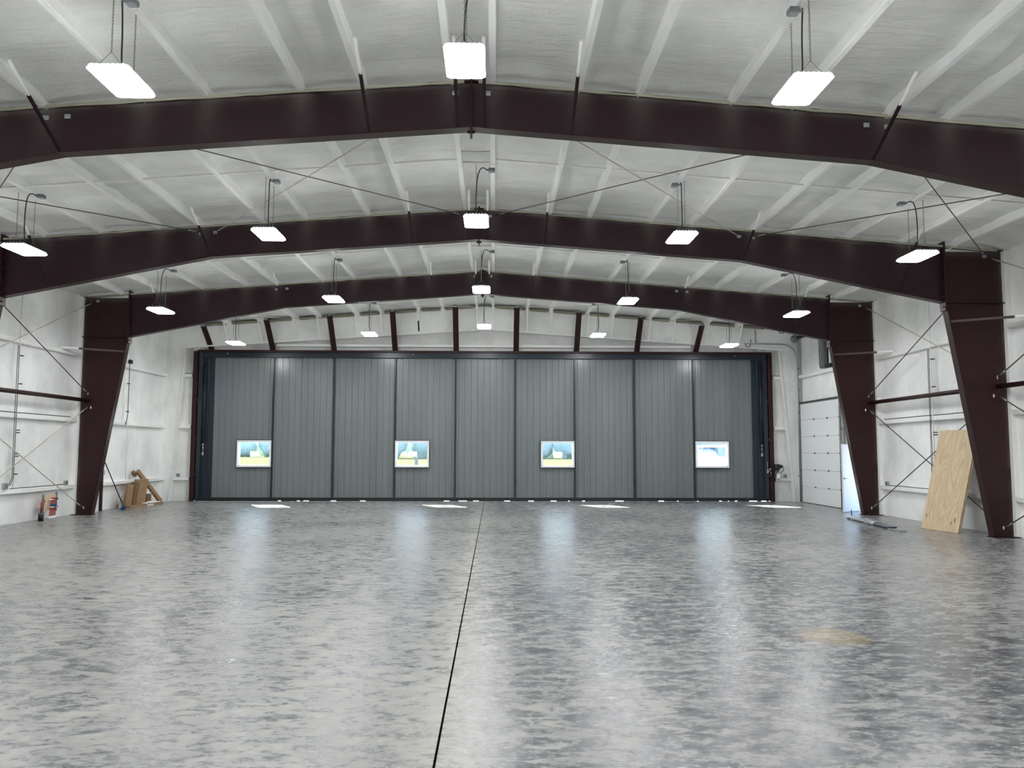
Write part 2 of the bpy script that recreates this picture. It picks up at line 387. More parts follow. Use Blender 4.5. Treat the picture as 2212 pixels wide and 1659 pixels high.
# ------------------------------------------------------------------ purlins
side_w = {-1: 'left', 1: 'right'}
for s in (-1, 1):
    for i, p in enumerate(PUR):
        m = MB(); yy = lin(YB+.02, YE-.12, .3); vs = []; fs = []
        for k, y in enumerate(yy):
            wv = .006*fn(y, p, s*3, 3, 2); cx = s*p + .004*fn(y, p, 8, 2, 2); z0 = zp(p)
            for dx, dz in ((-.05, .24), (-.048, .015), (-.036, 0), (.036, 0), (.048, .015), (.05, .24)):
                vs.append((cx+dx*(1+wv*6), y, z0+dz+wv*(1 if dz < .1 else 0)))
        n = 6
        for k in range(len(yy)-1):
            for q in range(n-1): fs.append((k*n+q, k*n+q+1, (k+1)*n+q+1, (k+1)*n+q))
        fs += [tuple(range(n)), tuple(reversed([(len(yy)-1)*n+q for q in range(n)]))]
        m.add(vs, fs)
        o = m.build('roof_purlin', M_rib)
        tag(o, 'white foam-coated roof purlin running away from the camera, %s one %s of the ridge' % (ordn(i), side_w[s]), 'roof purlin', 'foam-coated purlins under the roof')
# sag straps crossing the purlins mid-bay
for k, (y, nm) in enumerate([(14.33, 'nearer'), (20.42, 'farther')]):
    for s in (-1, 1):
        m = MB(); m.bar((s*.33, y, zp(.33)+.035), (s*11.3, y, zp(11.3)+.035), .035, .03)
        o = m.build('sag_strap', M_rib)
        tag(o, '%s of two thin foam-coated straps crossing the %s roof slope' % (nm, side_w[s]), 'roof strap', 'straps crossing the purlins')
    for dy in (-.35, .18):
        m = MB(); m.tube([(-.27, y+dy, zp(0)+.03), (0, y+dy, zp(0)+.02), (.27, y+dy, zp(0)+.03)], .009, 6)
        o = m.build('ridge_tie', M_rodf); tag(o, 'thin rod tying the two ridge purlins in the %s bay, %s strap' % (nm, 'in front of the' if dy < 0 else 'beyond the'), 'tie rod', 'ties between the ridge purlins')

# ------------------------------------------------------------------ girts
gw = ['knee-high', 'middle', 'upper']
def girt(p, q, label, grp, inward):
    p = Vector(p); q = Vector(q); L = (q-p).length; n = max(2, int(L/.3)); d = (q-p)/n; I = Vector(inward); vs = []; fs = []
    for k in range(n+1):
        c = p + d*k; wv = .006*fn(c.x+c.y, c.z, 4, 3, 2)
        for a, b in ((-.04, -.06), (.125, -.06), (.14, -.045), (.14, .045), (.125, .06), (-.04, .06)):
            v = c + I*(a+wv); vs.append((v.x, v.y, v.z+b+wv))
    for k in range(n):
        for t in range(6): fs.append((k*6+t, k*6+(t+1)%6, (k+1)*6+(t+1)%6, (k+1)*6+t))
    fs += [tuple(range(6)), tuple(reversed([n*6+t for t in range(6)]))]
    m = MB(); m.add(vs, fs); o = m.build('wall_girt', M_rib); tag(o, label, 'wall girt', grp)
for i, z in enumerate(GZ):
    girt((-WX, YB+.05, z), (-WX, YE-.1, z), 'white foam-coated %s girt along the left wall' % gw[i], 'girts along the side walls', (1,0,0))
    if i == 2: girt((WX, YB+.05, z), (WX, YE-.1, z), 'white foam-coated upper girt along the right wall, above the overhead door', 'girts along the side walls', (-1,0,0))
    else: girt((WX, YB+.05, z), (WX, DY0-.1, z), 'white foam-coated %s girt along the right wall' % gw[i], 'girts along the side walls', (-1,0,0))
    girt((-11.2, YE-.03, z), (-10.62, YE-.03, z), 'short %s girt left of the hangar door' % gw[i], 'short girts beside the hangar door', (0,-1,0))
    girt((10.62, YE-.03, z), (11.2, YE-.03, z), 'short %s girt right of the hangar door' % gw[i], 'short girts beside the hangar door', (0,-1,0))

# ------------------------------------------------------------------ portal frames
def web(poly_lo, poly_hi, xs, y0=0, t=.006):
    """web plate between two height functions, finely gridded for overspray"""
    m = MB(); nz = 10; att = []
    for sd in (-1, 1):
        vs = []; b = len(m.v)
        for x in xs:
            a, c = poly_lo(x), poly_hi(x)
            for j in range(nz+1):
                z = a + (c-a)*j/nz; vs.append((x, y0+sd*t, z))
                dp = min(abs(abs(x)-p) for p in PUR); dt = c-z
                att.append(.15*exp(-(dp/.16)**2)*exp(-dt/.28) + .30*exp(-dt/.035)*(.6+.8*fn(x, 0, sd, 2, 2)))
        nx = len(xs); n1 = nz+1
        m.add(vs, [(i*n1+j, (i+1)*n1+j, (i+1)*n1+j+1, i*n1+j+1) for i in range(nx-1) for j in range(nz)])
    m.attr = att; return m
def build_dust(m, name, mat, parent):
    me = bpy.data.meshes.new(name); me.from_pydata(m.v, [], m.f); me.update(); me.materials.append(mat)
    at = me.attributes.new('dust', 'FLOAT', 'POINT'); at.data.foreach_set('value', [max(0, min(1, v)) for v in m.attr])
    o = bpy.data.objects.new(name, me); COL.objects.link(o); o.parent = parent; return o
KX, KZ, PX, PZ, AZ = 10.117, 5.04, 5.706, 5.935, 6.36
OX, IX = 11.44, 10.954
def rbot(x):
    x = abs(x)
    return AZ + (PZ-AZ)*x/PX if x <= PX else PZ + (KZ-PZ)*(x-PX)/(KX-PX)
FW = .20
def end_frame():
    t = empty('portal_frame', (0, DEND, 0)); tag(t, 'white foam-coated end frame against the wall around the big grey door', 'steel frame')
    lo = lambda x: zp(x)-.80+.10*abs(x)/10.9
    for s in (-1, 1):
        m = MB(); m.prism([(s*11.24, 0), (s*11.56, 0), (s*11.56, 6.3), (s*10.80, 6.3), (s*10.80, 5.6)], 'y', -.02, .3); m.build('column_web', M_wall, t)
        m = MB(); m.bar((s*11.24, .02, 0), (s*10.80, .02, 5.6), .03, .20, (0,1,0)); m.build('column_flange', M_rib, t, .01)
        X = lin(0, 10.9, .15); w_ = web(lo, lambda x: zp(x)+.05, [s*x for x in X], 0, .03); w_.attr = [0]*len(w_.attr); build_dust(w_, 'rafter_web', M_wall, t)
        m = MB(); m.bar((0, -.03, lo(0)), (s*10.95, -.03, lo(10.9)), .18, .05); m.build('rafter_ledge', M_rib, t, .01)
def portal(y, label, f_mat, w_mat, foamy=False, braces=True):
    t = empty('portal_frame', (0, y, 0)); tag(t, label, 'steel frame', 'portal frames carrying the roof')
    for s in (-1, 1):
        # column: web, inner flange, outer flange, base plate
        xs = lambda z: IX + (KX-IX)*z/KZ
        m = MB(); nz = 40; att = []
        for sd in (-1, 1):
            vs = []
            for j in range(nz+1):
                z = zp(OX)*j/nz; xi = xs(z) if z < KZ else KX
                for k in range(7):
                    x = xi + (OX-xi)*(0, .4, .7, .84, .92, .965, 1)[k]; vs.append((s*x, sd*.006, z)); de = OX-x
                    dt = zp(OX)-z
                    att.append(.5*exp(-de/.03)*(.6+.9*fn(z, 0, s, 2, 3)) + .12*exp(-dt/.05))
            m.add(vs, [(j*7+k, j*7+k+1, (j+1)*7+k+1, (j+1)*7+k) for j in range(nz) for k in range(6)])
        m.attr = att; col_ = build_dust(m, 'column_web', M_mar if not foamy else f_mat, t)
        MB().bar((s*IX, 0, 0), (s*KX, 0, KZ), .014, FW, (0,1,0)).build('column_inner_flange', f_mat, t)
        MB().box(*sorted((s*(OX-.02), s*(OX+.10))), -FW/2-.02, FW/2+.02, 0, zp(OX)+.02).build('column_outer_flange', M_rib, t, .02)
        MB().box(*sorted((s*(IX-.04), s*(OX+.04))), -.13, .13, 0, .02).build('base_plate', f_mat, t)
        for zz in (3.72, 2.88, .28):
            x0 = xs(zz)+.02
            if not foamy: MB().box(*sorted((s*x0, s*(OX-.06))), -.010, .010, zz-.004, zz+.004).build('weld_seam', f_mat, t)
        MB().box(*sorted((s*KX, s*OX)), -FW/2, FW/2, KZ-.008, KZ+.008).build('knee_stiffener', f_mat, t)
        m = MB(); m.box(s*KX-.022, s*KX+.022, -FW/2-.01, FW/2+.01, KZ-.18, zp(KX)+.10)
        if not foamy:
            for zz in (KZ-.1, KZ+.12, KZ+.35, KZ+.6, KZ+.85, zp(KX)-.02):
                for yy in (-.06,): m.lathe([(0, -.05), (.02, -.05), (.02, .05), (0, .05)], (s*KX, yy, zz), 'x', 6)
        m.build('splice_plate', f_mat, t)
        # rafter: web and flanges
        X = lin(0, KX, .07)
        w_ = web(rbot, lambda x: zp(x), [s*x for x in X]); build_dust(w_, 'rafter_web', w_mat, t)
        m = MB(); m.bar((0, 0, AZ), (s*PX, 0, PZ), FW, .014); m.bar((s*PX, 0, PZ), (s*KX, 0, KZ), FW, .014); m.build('bottom_flange', f_mat, t)
        m = MB(); m.bar((0, 0, zp(0)+.006), (s*OX, 0, zp(OX)+.006), FW, .012); m.build('top_flange', f_mat, t)
        if not foamy:
            m = MB(); pts = []; rr = []
            for x in lin(.1, OX-.15, .16):
                pts.append((s*x, -.085+.012*fn(x, y, s, 2, 2), zp(x)+.0+.010*fn(x, y, 7, 2, 2))); rr.append(.024*(1+.35*fn(x, y, 3, 3, 2)))
            m.tube(pts, rr, 8); m.build('foam_bead', M_bead, t)
        if braces:
            for x, dy in ((.19, 1.3), (1.42, 1.42), (5.70, 1.35), (9.10, 1.1)):
                a = Vector((s*x, -.09, rbot(x)+.02)); b = Vector((s*x, -dy, zp(x)+.03)); c = a.lerp(b, .64 if .5 < x < 6 else .6 if x < 1 else .80)
                m = MB(); m.bar(a, c, .045, .006); m.bar(a+Vector((s*.02, 0, 0)), c+Vector((s*.02, 0, 0)), .006, .045); br = m.build('flange_brace', M_marw, t)
                m = MB(); pp = [c.lerp(b, k/6)+Vector((.004*fn(k, x, y, 3, 2), 0, 0)) for k in range(7)]; m.tube(pp, [.017, .024, .022, .025, .022, .025, .025], 8); m.build('foam_sleeve', M_rib, br)
            # girt-level brace to the wall
            if y > 12:
                a = Vector((s*(xs(4.56)+.02), -.09, 4.62)); b = Vector((s*(WX-.1), -1.15, 4.60)); c = a.lerp(b, .72)
                m = MB(); m.bar(a, c, .05, .05); br = m.build('girt_brace', M_mar, t); m = MB(); m.bar(c, b, .07, .07); m.build('foam_sleeve', M_rib, br, .02)
            for x in (.23, 5.66, 5.96, 11.05):
                zz = zp(x)-.13; m = MB(); m.box(s*x-.045, s*x+.045, -.028, -.008, zz-.035, zz+.035); m.build('slot_washer', M_galv, t, .012)
            for zz, x in ((3.42, 11.22), (3.02, 11.12), (.20, 11.2)):
                m = MB(); m.box(s*x-.016, s*x+.016, -.022, -.008, zz-.035, zz+.035); m.build('slot_washer', M_white, t, .008)
    if not foamy:
        MB().box(-.016, .016, -FW/2-.005, FW/2+.005, AZ-.10, zp(0)+.04).build('ridge_splice', f_mat, t)
        for dx in (-.035, .035): MB().lathe([(0,-.02),(.022,-.02),(.022,.02),(0,.02)], (dx, -.05, AZ-.06), 'x', 6).build('bolt', f_mat, t)
    return t
portal(D[0], 'maroon steel portal frame nearest the camera, its columns outside the picture', M_mar, M_marw)
portal(D[1], 'maroon steel portal frame in the middle, with the plywood leaning by its right column', M_mar, M_marw)
portal(D[2], 'maroon steel portal frame farthest back, in front of the big grey door', M_mar, M_marw)
end_frame()

# thin foam-coated braces from end rafter to the purlins
for s in (-1, 1):
    for i, x in enumerate((.30, 1.53, 2.40, 3.72, 4.62, 5.97, 6.83, 8.05, 9.25)):
        m = MB(); m.bar((s*x, DEND-.08, zp(x)-.74), (s*x, DEND-.75, zp(x)+.02), .045, .03)
        o = m.build('end_rafter_brace', M_rib); tag(o, 'thin foam-white brace above the big door by the %s purlin %s of the ridge' % (ordn(i), side_w[s]), 'brace', 'foam-coated braces of the end rafter')
        if s == -1 and i == 2:
            MB().bar((s*x, DEND-.42, zp(x)-.37), (s*x, DEND-.14, zp(x)-.69), .052, .04).build('bare_section', M_blk, o)
# khaki unpainted strips between the purlins at the end wall
M_khaki = simple('bare_rafter_strip', (.30, .28, .21), .8, 0, .2, .2, 5)
for s in (-1, 1):
    for i in range(len(PUR)-1):
        a, b = PUR[i]+.11, PUR[i+1]-.11
        m = MB(); m.bar((s*a, DEND-.115, zp(a)+.045), (s*b, DEND-.115, zp(b)+.045), .03, .085)
        o = m.build('bare_rafter_strip', M_khaki, None, .012); tag(o, 'khaki uncoated rafter strip, number %s to the %s of the ridge' % (['one','two','three','four','five','six','seven','eight','nine'][i], side_w[s]), 'rafter strip', 'uncoated strips at the end rafter')
# white header girt and grey panel behind it, between the struts
STX = [-9.92, -7.72, -5.50, -3.28, -1.05, 1.14, 3.36, 5.58, 7.76]
MX = [-9.87, -7.68, -5.48, -3.27, -1.07, 1.11, 3.29, 5.48, 7.67, 9.85]
m = MB()
m.box(-7.6, 7.6, YE-.20, YE-.08, 5.60, 5.70); o = m.build('header_girt', M_rib, None, .01); tag(o, 'long white header girt just above the maroon head of the big door', 'girt')
# diagonal maroon struts down to the door head
for i, x in enumerate(STX):
    t = empty('door_head_strut', (x, YE-.17, 5.43))
    f = x*0.006
    ztop = {0: 6.18, 8: 6.30}.get(i, zp(x)-.03)
    a = Vector((0, 0, 0)); b = Vector((-f*0, -1.0, ztop-5.43))
    m = MB(); m.bar(a, b, .10, .012, (1,0,0)); m.bar(a+Vector((-.05,0,0)), b+Vector((-.05,0,0)), .012, .10, (1,0,0)); m.bar(a+Vector((.05,0,0)), b+Vector((.05,0,0)), .012, .10, (1,0,0)); m.build('channel', M_mar, t)
    MB().box(-.07, .07, -.03, .03, -.03, .03).build('foot_plate', M_mar, t)
    MB().box(-.06, .06, b.y-.05, b.y+.03, b.z-.02, b.z+.08).build('top_bracket', M_grey, t, .01)
    tag(t, 'maroon diagonal strut from the big door head to the roof, %s from the left' % ordn(i), 'strut', 'struts over the hangar door')

# ------------------------------------------------------------------ hangar door
hd = empty('door_1', (0, YE-.15, 0)); struct(hd)
Y0 = YE-.15
PB, PT = .13, 5.20
WIN = {0: (-8.93, -7.70), 3: (-3.24, -2.01), 5: (2.05, 3.27), 8: (7.70, 8.93)}
WZ0, WZ1 = 1.22, 2.18
def profile(x):
    p = x % .2286; q = p/.2286
    if q < .70: y = 0
    elif q < .76: y = (q-.70)/.06
    elif q < .90: y = 1
    elif q < .96: y = 1-(q-.90)/.06
    else: y = 0
    y *= .022
    for c in (.24, .46):
        if abs(q-c) < .03: y += .008
    return y
def corr(m, x0, x1, z0, z1):
    step = .2286; brk = set([x0, x1]); k = math.floor(x0/step)-1
    while k*step < x1+step:
        for q in (0, .70, .76, .90, .96, .205, .215, .265, .275, .425, .435, .485, .495):
            v = (k+q)*step
            if x0 < v < x1: brk.add(v)
        k += 1
    xs = sorted(brk); n = len(xs); vs = []
    for z in (z0, z1):
        for x in xs: vs.append((x, .06+profile(x+1e-6), z))
    m.add(vs, [(i, i+1, n+i+1, n+i) for i in range(n-1)])
for i in range(9):
    a, b = MX[i]+.02, MX[i+1]-.02; m = MB()
    if i in WIN:
        u, v = WIN[i]
        if u-a > .02: corr(m, a, u, PB, PT)
        if b-v > .02: corr(m, v, b, PB, PT)
        corr(m, max(a,u), min(b,v), PB, WZ0); corr(m, max(a,u), min(b,v), WZ1, PT)
    else: corr(m, a, b, PB, PT)
    m.build('corrugated_panel', M_panel, hd)
    # outer skin so no light leaks
    if i in WIN:
        u, v = WIN[i]; u, v = max(u, a), min(v, b); k = MB()
        if u-a > .02: k.box(a-.02, u, .10, .13, PB, PT)
        if b-v > .02: k.box(v, b+.02, .10, .13, PB, PT)
        k.box(u-.02, v+.02, .10, .13, PB, WZ0).box(u-.02, v+.02, .10, .13, WZ1, PT)
    else: k = MB().box(a-.02, b+.02, .10, .13, PB, PT)
    k.build('outer_skin', M_panel, hd)
for x in MX[1:-1]:
    MB().box(x-.032, x+.032, -.02, .09, .06, 5.22).build('mullion', M_navy, hd, .006)
for s in (-1, 1):
    MB().box(*sorted((s*9.82, s*10.41)), .02, .13, .03, 5.40).build('side_stile', M_navy, hd)
    m = MB(); m.box(*sorted((s*10.22, s*10.36)), -.10, .03, .06, 5.30); m.box(*sorted((s*10.02, s*10.06)), -.03, .03, .06, 5.2); m.build('stile_channel', M_navy, hd, .008)
MB().box(-10.36, 10.36, -.06, .14, 5.19, 5.38).build('head_rail', M_navy, hd, .01)
MB().box(-10.36, 10.36, -.085, -.06, 5.30, 5.33).build('head_lip', M_navy, hd)
MB().box(-10.36, 10.36, -.03, .12, .022, .13).build('bottom_rail', M_blk, hd, .006)
m = MB(); x = -10.36
while x < 10.3:
    L = random.uniform(.08, .9); g = random.choice([0, 0, .05, .10, .2, .3]) if -8 < x else 0
    m.box(x, min(10.36, x+L), .02, .06, .003, .05); x += L+g
m.build('bottom_seal', M_blk, hd)
for s in (-1, 1):
    m = MB(); m.box(*sorted((s*10.40, s*10.56)), -.12, .32, 0, 5.40); m.build('jamb_post', M_mar, hd, .008)
    m = MB()
    for zz in (.9, 2.2, 3.6): m.box(*sorted((s*10.34, s*10.42)), -.10, -.04, zz, zz+.08)
    m.build('jamb_clip', M_navy, hd)
m = MB(); m.box(-10.40, 10.56, -.10, .30, 5.375, 5.46); m.build('head_member', M_mar, hd, .006)
# windows in the door
for i, (u, v) in WIN.items():
    m = MB(); t_ = .045
    for (a, b, c, d) in ((u, v, WZ0, WZ0+t_), (u, v, WZ1-t_, WZ1), (u, u+t_, WZ0+t_, WZ1-t_), (v-t_, v, WZ0+t_, WZ1-t_)): m.box(a, b, -.035, .02, c, d)
    q = .028
    for (a, b, c, d) in ((u+t_, v-t_, WZ0+t_, WZ0+t_+q), (u+t_, v-t_, WZ1-t_-q, WZ1-t_), (u+t_, u+t_+q, WZ0+t_, WZ1-t_), (v-t_-q, v-t_, WZ0+t_, WZ1-t_)): m.box(a, b, -.005, .15, c, d)
    m.box(u, v, .02, .13, WZ0, WZ0+.03).box(u, v, .02, .13, WZ1-.03, WZ1).box(u, u+.03, .02, .13, WZ0, WZ1).box(v-.03, v, .02, .13, WZ0, WZ1)
    wf = m.build('window_frame', M_vinyl, hd)
    MB().box(u+.06, v-.06, .06, .064, WZ0+.06, WZ1-.06).build('pane', M_glass, wf)
    cx = (u+v)/2+.02; MB().box(cx-.17, cx+.15, .052, .056, 1.60, 1.78).build('window_sticker', M_stick, wf)
    m = MB(); e = .02
    for (a, b, c, d) in ((u-e, v+e, WZ1, WZ1+e), (u-e, v+e, WZ0-e, WZ0), (u-e, u, WZ0, WZ1), (v, v+e, WZ0, WZ1)): m.box(a, b, -.03, .06, c, d)
    m.build('window_surround', M_navy, hd)
# small studs on the head rail
m = MB()
for x in (-9.35, 9.2, -2.6, 3.9): m.lathe([(0,-.1),(.03,-.1),(.035,-.06),(0,-.06)], (x, .0, 5.32), 'y', 10)
m.build('rail_stud', M_grey, hd)
# latches hanging on mullions
for x in (-5.48, 1.11, 5.48):
    MB().tube([(x-.05, -.03, .80), (x+.04, -.04, .72), (x+.02, -.035, .62)], .012, 6).build('cane_bolt', M_blk, hd)

# hydraulic cylinders with hoses in the side recesses
for s in (-1, 1):
    t = empty('hydraulic_cylinder', (s*10.12, Y0-.10, 1.7))
    m = MB(); m.tube([(0, 0, .30), (0, 0, 3.3)], .028, 12); m.tube([(0,0,3.28),(0,0,3.36)], .04, 12); m.build('barrel', M_navy, t)
    MB().tube([(0, 0, .02), (0, 0, .32)], .014, 10).build('piston_rod', M_chrome, t)
    m = MB(); m.box(-.035, .035, -.03, .03, -.06, .05); m.box(-.03, .03, -.03, .03, .30, .36); m.build('clevis', M_galv, t, .008)
    m = MB(); m.tube([(s*.02, -.04, 3.3), (s*.12, -.03, 3.1), (s*.12, -.03, 2.5), (s*.05, -.04, 2.2), (s*.04, -.035, 1.5), (s*.10, -.03, .9), (s*.06, -.03, .35)], .014, 8)
    m.tube([(-s*.04, -.03, 3.3), (-s*.06, -.03, 2.9), (-s*.03, -.03, 2.5)], .010, 8); m.build('hose', M_blk, t)
    MB().box(*sorted((s*.10, s*.22)), .0, .06, 1.9, 3.65).build('cylinder_bracket', M_navy, t, .006)
    tag(t, 'black hydraulic cylinder with hoses inside the %s edge of the big grey door' % side_w[s], 'hydraulic cylinder', 'hydraulic cylinders of the hangar door')
t = empty('door_latch', (10.30, Y0-.13, 1.0))
m = MB(); m.tube([(0, 0, .15), (0, 0, .45)], .012, 8); m.box(-.03, .03, -.02, .02, .02, .16); m.tube([(.03, 0, .13), (.12, -.01, .04), (.12, -.01, -.05)], .014, 8); m.lathe([(0,-.02),(.035,-.02),(.035,.02),(0,.02)], (.10, 0, .17), 'y', 12); m.build('latch_body', M_galv, t)
tag(t, 'small galvanised latch rod at the lower right edge of the big door', 'latch')

# hydraulic power unit on the right jamb
t = empty('hydraulic_power_unit', (10.62, Y0-.20, 1.0))
m = MB(); m.lathe([(0, .36), (.08, .36), (.095, .34), (.095, .16), (.075, .14), (0, .14)], (0, 0, 0), 'z', 20); m.lathe([(0,-.09),(.06,-.09),(.07,-.02),(.07,.02),(0,.02)], (.10,-.06,.27), 'y', 14); m.build('motor', M_blk, t)
m = MB(); m.box(-.06, .07, -.06, .06, .08, .14); m.tube([(.02, -.06, .10), (.02, -.10, .09)], .02, 8); m.build('valve_block', M_grey, t, .008)
m = MB(); m.box(-.06, .09, -.08, .07, -.22, .07); m.build('reservoir', M_oil, t, .03)
MB().box(-.03, .075, -.088, -.078, -.15, .0).build('reservoir_label', M_white, t)
m = MB(); m.tube([(.10, -.03, .34), (.19, -.04, .31), (.24, -.05, .22), (.20, -.05, .11), (.12, -.04, .04)], .012, 8)
m.tube([(.02, -.07, .12), (-.06, -.09, .02), (-.10, -.06, -.15), (-.07, -.03, -.28)], .014, 8); m.build('hose', M_blk, t)
MB().box(-.10, .02, .02, .18, -.05, .30).build('mounting_bracket', M_blk, t)
tag(t, 'black motor over a pale oil reservoir bolted to the right jamb of the big door', 'hydraulic pump')

# little tag on top of the door head
t = empty('paper_tag', (9.95, YE-.11, 5.45)); MB().box(-.09, .09, -.012, 0, 0, .17).build('tag_sheet', M_white, t)
m = MB(); m.box(-.05, -.038, -.015, -.012, .05, .12); m.box(-.07, -.02, -.015, -.012, .115, .125); m.box(.01, .022, -.015, -.012, .04, .12); m.box(.04, .052, -.015, -.012, .04, .12); m.box(.01, .052, -.015, -.012, .035, .045)
m.build('printing', M_grey, t); tag(t, 'small white printed tag on the wall just above the right end of the big door', 'sign')
# rectangular white wall end block above jambs
for s in (-1, 1):
    m = MB(); m.box(*sorted((s*10.36, s*10.62)), YE-.16, YE+.02, 5.45, 5.66); o = m.build('jamb_cap', M_rib, None, .02); tag(o, 'white foamed block on top of the %s jamb of the big door' % side_w[s], 'wall block', 'blocks on the door jambs')

# ------------------------------------------------------------------ LED high bay lights
def octo(a, b, c): return [(-a+c,-b), (a-c,-b), (a,-b+c), (a,b-c), (a-c,b), (-a+c,b), (-a,b-c), (-a,-b+c)]
def chain_mesh(m, x, y, z0, z1, detail):
    if not detail: m.tube([(x, y, z0), (x, y, z1)], .006, 6); return
    z = z0; k = 0
    while z < z1:
        h = .016; pts = []
        for i in range(9):
            a = 2*pi*i/8; u = .0085*cos(a); v = .024*sin(a); pts.append((x+(u if k % 2 else 0), y+(0 if k % 2 else u), z+v))
        m.tube(pts, .0026, 5, False); z += .036; k += 1
def make_lamp(detail):
    t = empty('high_bay_light')
    m = MB(); m.prism(octo(.215, .365, .03), 'z', 0, .034); 
    for k in range(-3, 4): m.box(k*.055-.012, k*.055+.012, -.35, .35, .03, .055)
    m.build('housing', M_white, t)
    m = MB(); m.box(-.075, .075, -.14, .14, .05, .10); m.build('driver_box', M_white, t, .01)
    m = MB(); A_ = octo(.207, .357, .028); B_ = octo(.224, .374, .032); C_ = octo(.216, .366, .03)
    m.add([(x, y, -.026) for x, y in A_] + [(x, y, -.012) for x, y in B_] + [(x, y, .004) for x, y in B_] + [(x, y, .014) for x, y in C_],
        [tuple(reversed(range(8)))] + [(q*8+i, q*8+(i+1)%8, (q+1)*8+(i+1)%8, (q+1)*8+i) for q in range(3) for i in range(8)]); m.build('lens', M_lens, t)  # glowing rim flares upward, added to throw some light onto the ceiling
    for s in (-1, 1):
        m = MB(); ap = (0, s*.27, .21)
        m.tube([(-.14, s*.30, .03), ap, (.14, s*.30, .03)], .0035, 5); wv = m.build('hanger_wire', M_chain, t)
        m = MB(); chain_mesh(m, 0, s*.27, .215, .98, detail); m.build('chain', M_chain, wv)
    return t
protoN = make_lamp(True); protoF = make_lamp(False)
rows = [('nearest the camera', 8.85, 6.16), ('second from the camera', 14.78, 6.03), ('third from the camera', 20.88, 5.97), ('farthest away', 26.98, 5.945),
        ('overhead, out of the picture', 2.60, 6.10), ('behind the camera', -3.4, 6.10)]
cols = [-8.2, -3.8, 0, 3.8, 8.2]; cname = ['leftmost', 'second from left', 'middle', 'second from right', 'rightmost']
first = {}; cords = []
for r, (rn, y, z0) in enumerate(rows):
    for c, x in enumerate(cols):
        near = r in (0, 1); pr = protoN if near else protoF
        o = pr if near not in first else copy_tree(pr); first[near] = 1
        o.location = (x, y, z0 - .073*abs(x)); o.rotation_euler = (0, 0, 0)
        tag(o, 'LED panel light on chains, %s in the row %s' % (cname[c], rn), 'ceiling light', 'LED high bay lights under the roof')
        # cord to the junction box
        dx = [.40, .19, .28, -.17, -.40][c]; sg = 1 if dx > 0 else -1; bx = x+dx; bz = zp(bx) - .10; top = bz - o.location.z; e = dx-sg*.10
        cords.append((o, [(0, 0, .10), (-sg*.012, -.01, top*.35), (-sg*.005, -.03, top*.66), (e*.12, -.08, top*.92), (e*.38, -.15, top+.05), (e*.72, -.21, top+.06), (e, -.26, top+.012)]))
        if r == 5: continue
        jb = empty('junction_box', (bx, y-.26, bz)); m = MB(); m.box(-.06, .06, -.06, .06, -.03, .03); m.build('box_body', M_grey, jb, .008)
        m = MB(); m.box(-.052, .052, -.052, .052, -.036, -.03); m.build('cover_plate', M_galv, jb); MB().tube([(-.06*(1 if dx > 0 else -1), 0, 0), (-.10*(1 if dx > 0 else -1), 0, .012)], .016, 8).build('connector', M_grey, jb)
        tag(jb, 'junction box feeding the %s light of the row %s' % (cname[c], rn), 'junction box', 'junction boxes on the purlins')

for o, pts in cords:
    sm_ = []
    for k in range(len(pts)-1):
        p0, p1, p2, p3 = [Vector(pts[max(0, min(len(pts)-1, k+d))]) for d in (-1, 0, 1, 2)]
        for q in range(4):
            u = q/4; sm_.append(.5*((2*p1) + (p2-p0)*u + (2*p0-5*p1+4*p2-p3)*u*u + (3*p1-p0-3*p2+p3)*u**3))
    sm_.append(Vector(pts[-1])); MB().tube(sm_, .010, 8).build('power_cord', M_conc_cable, o)

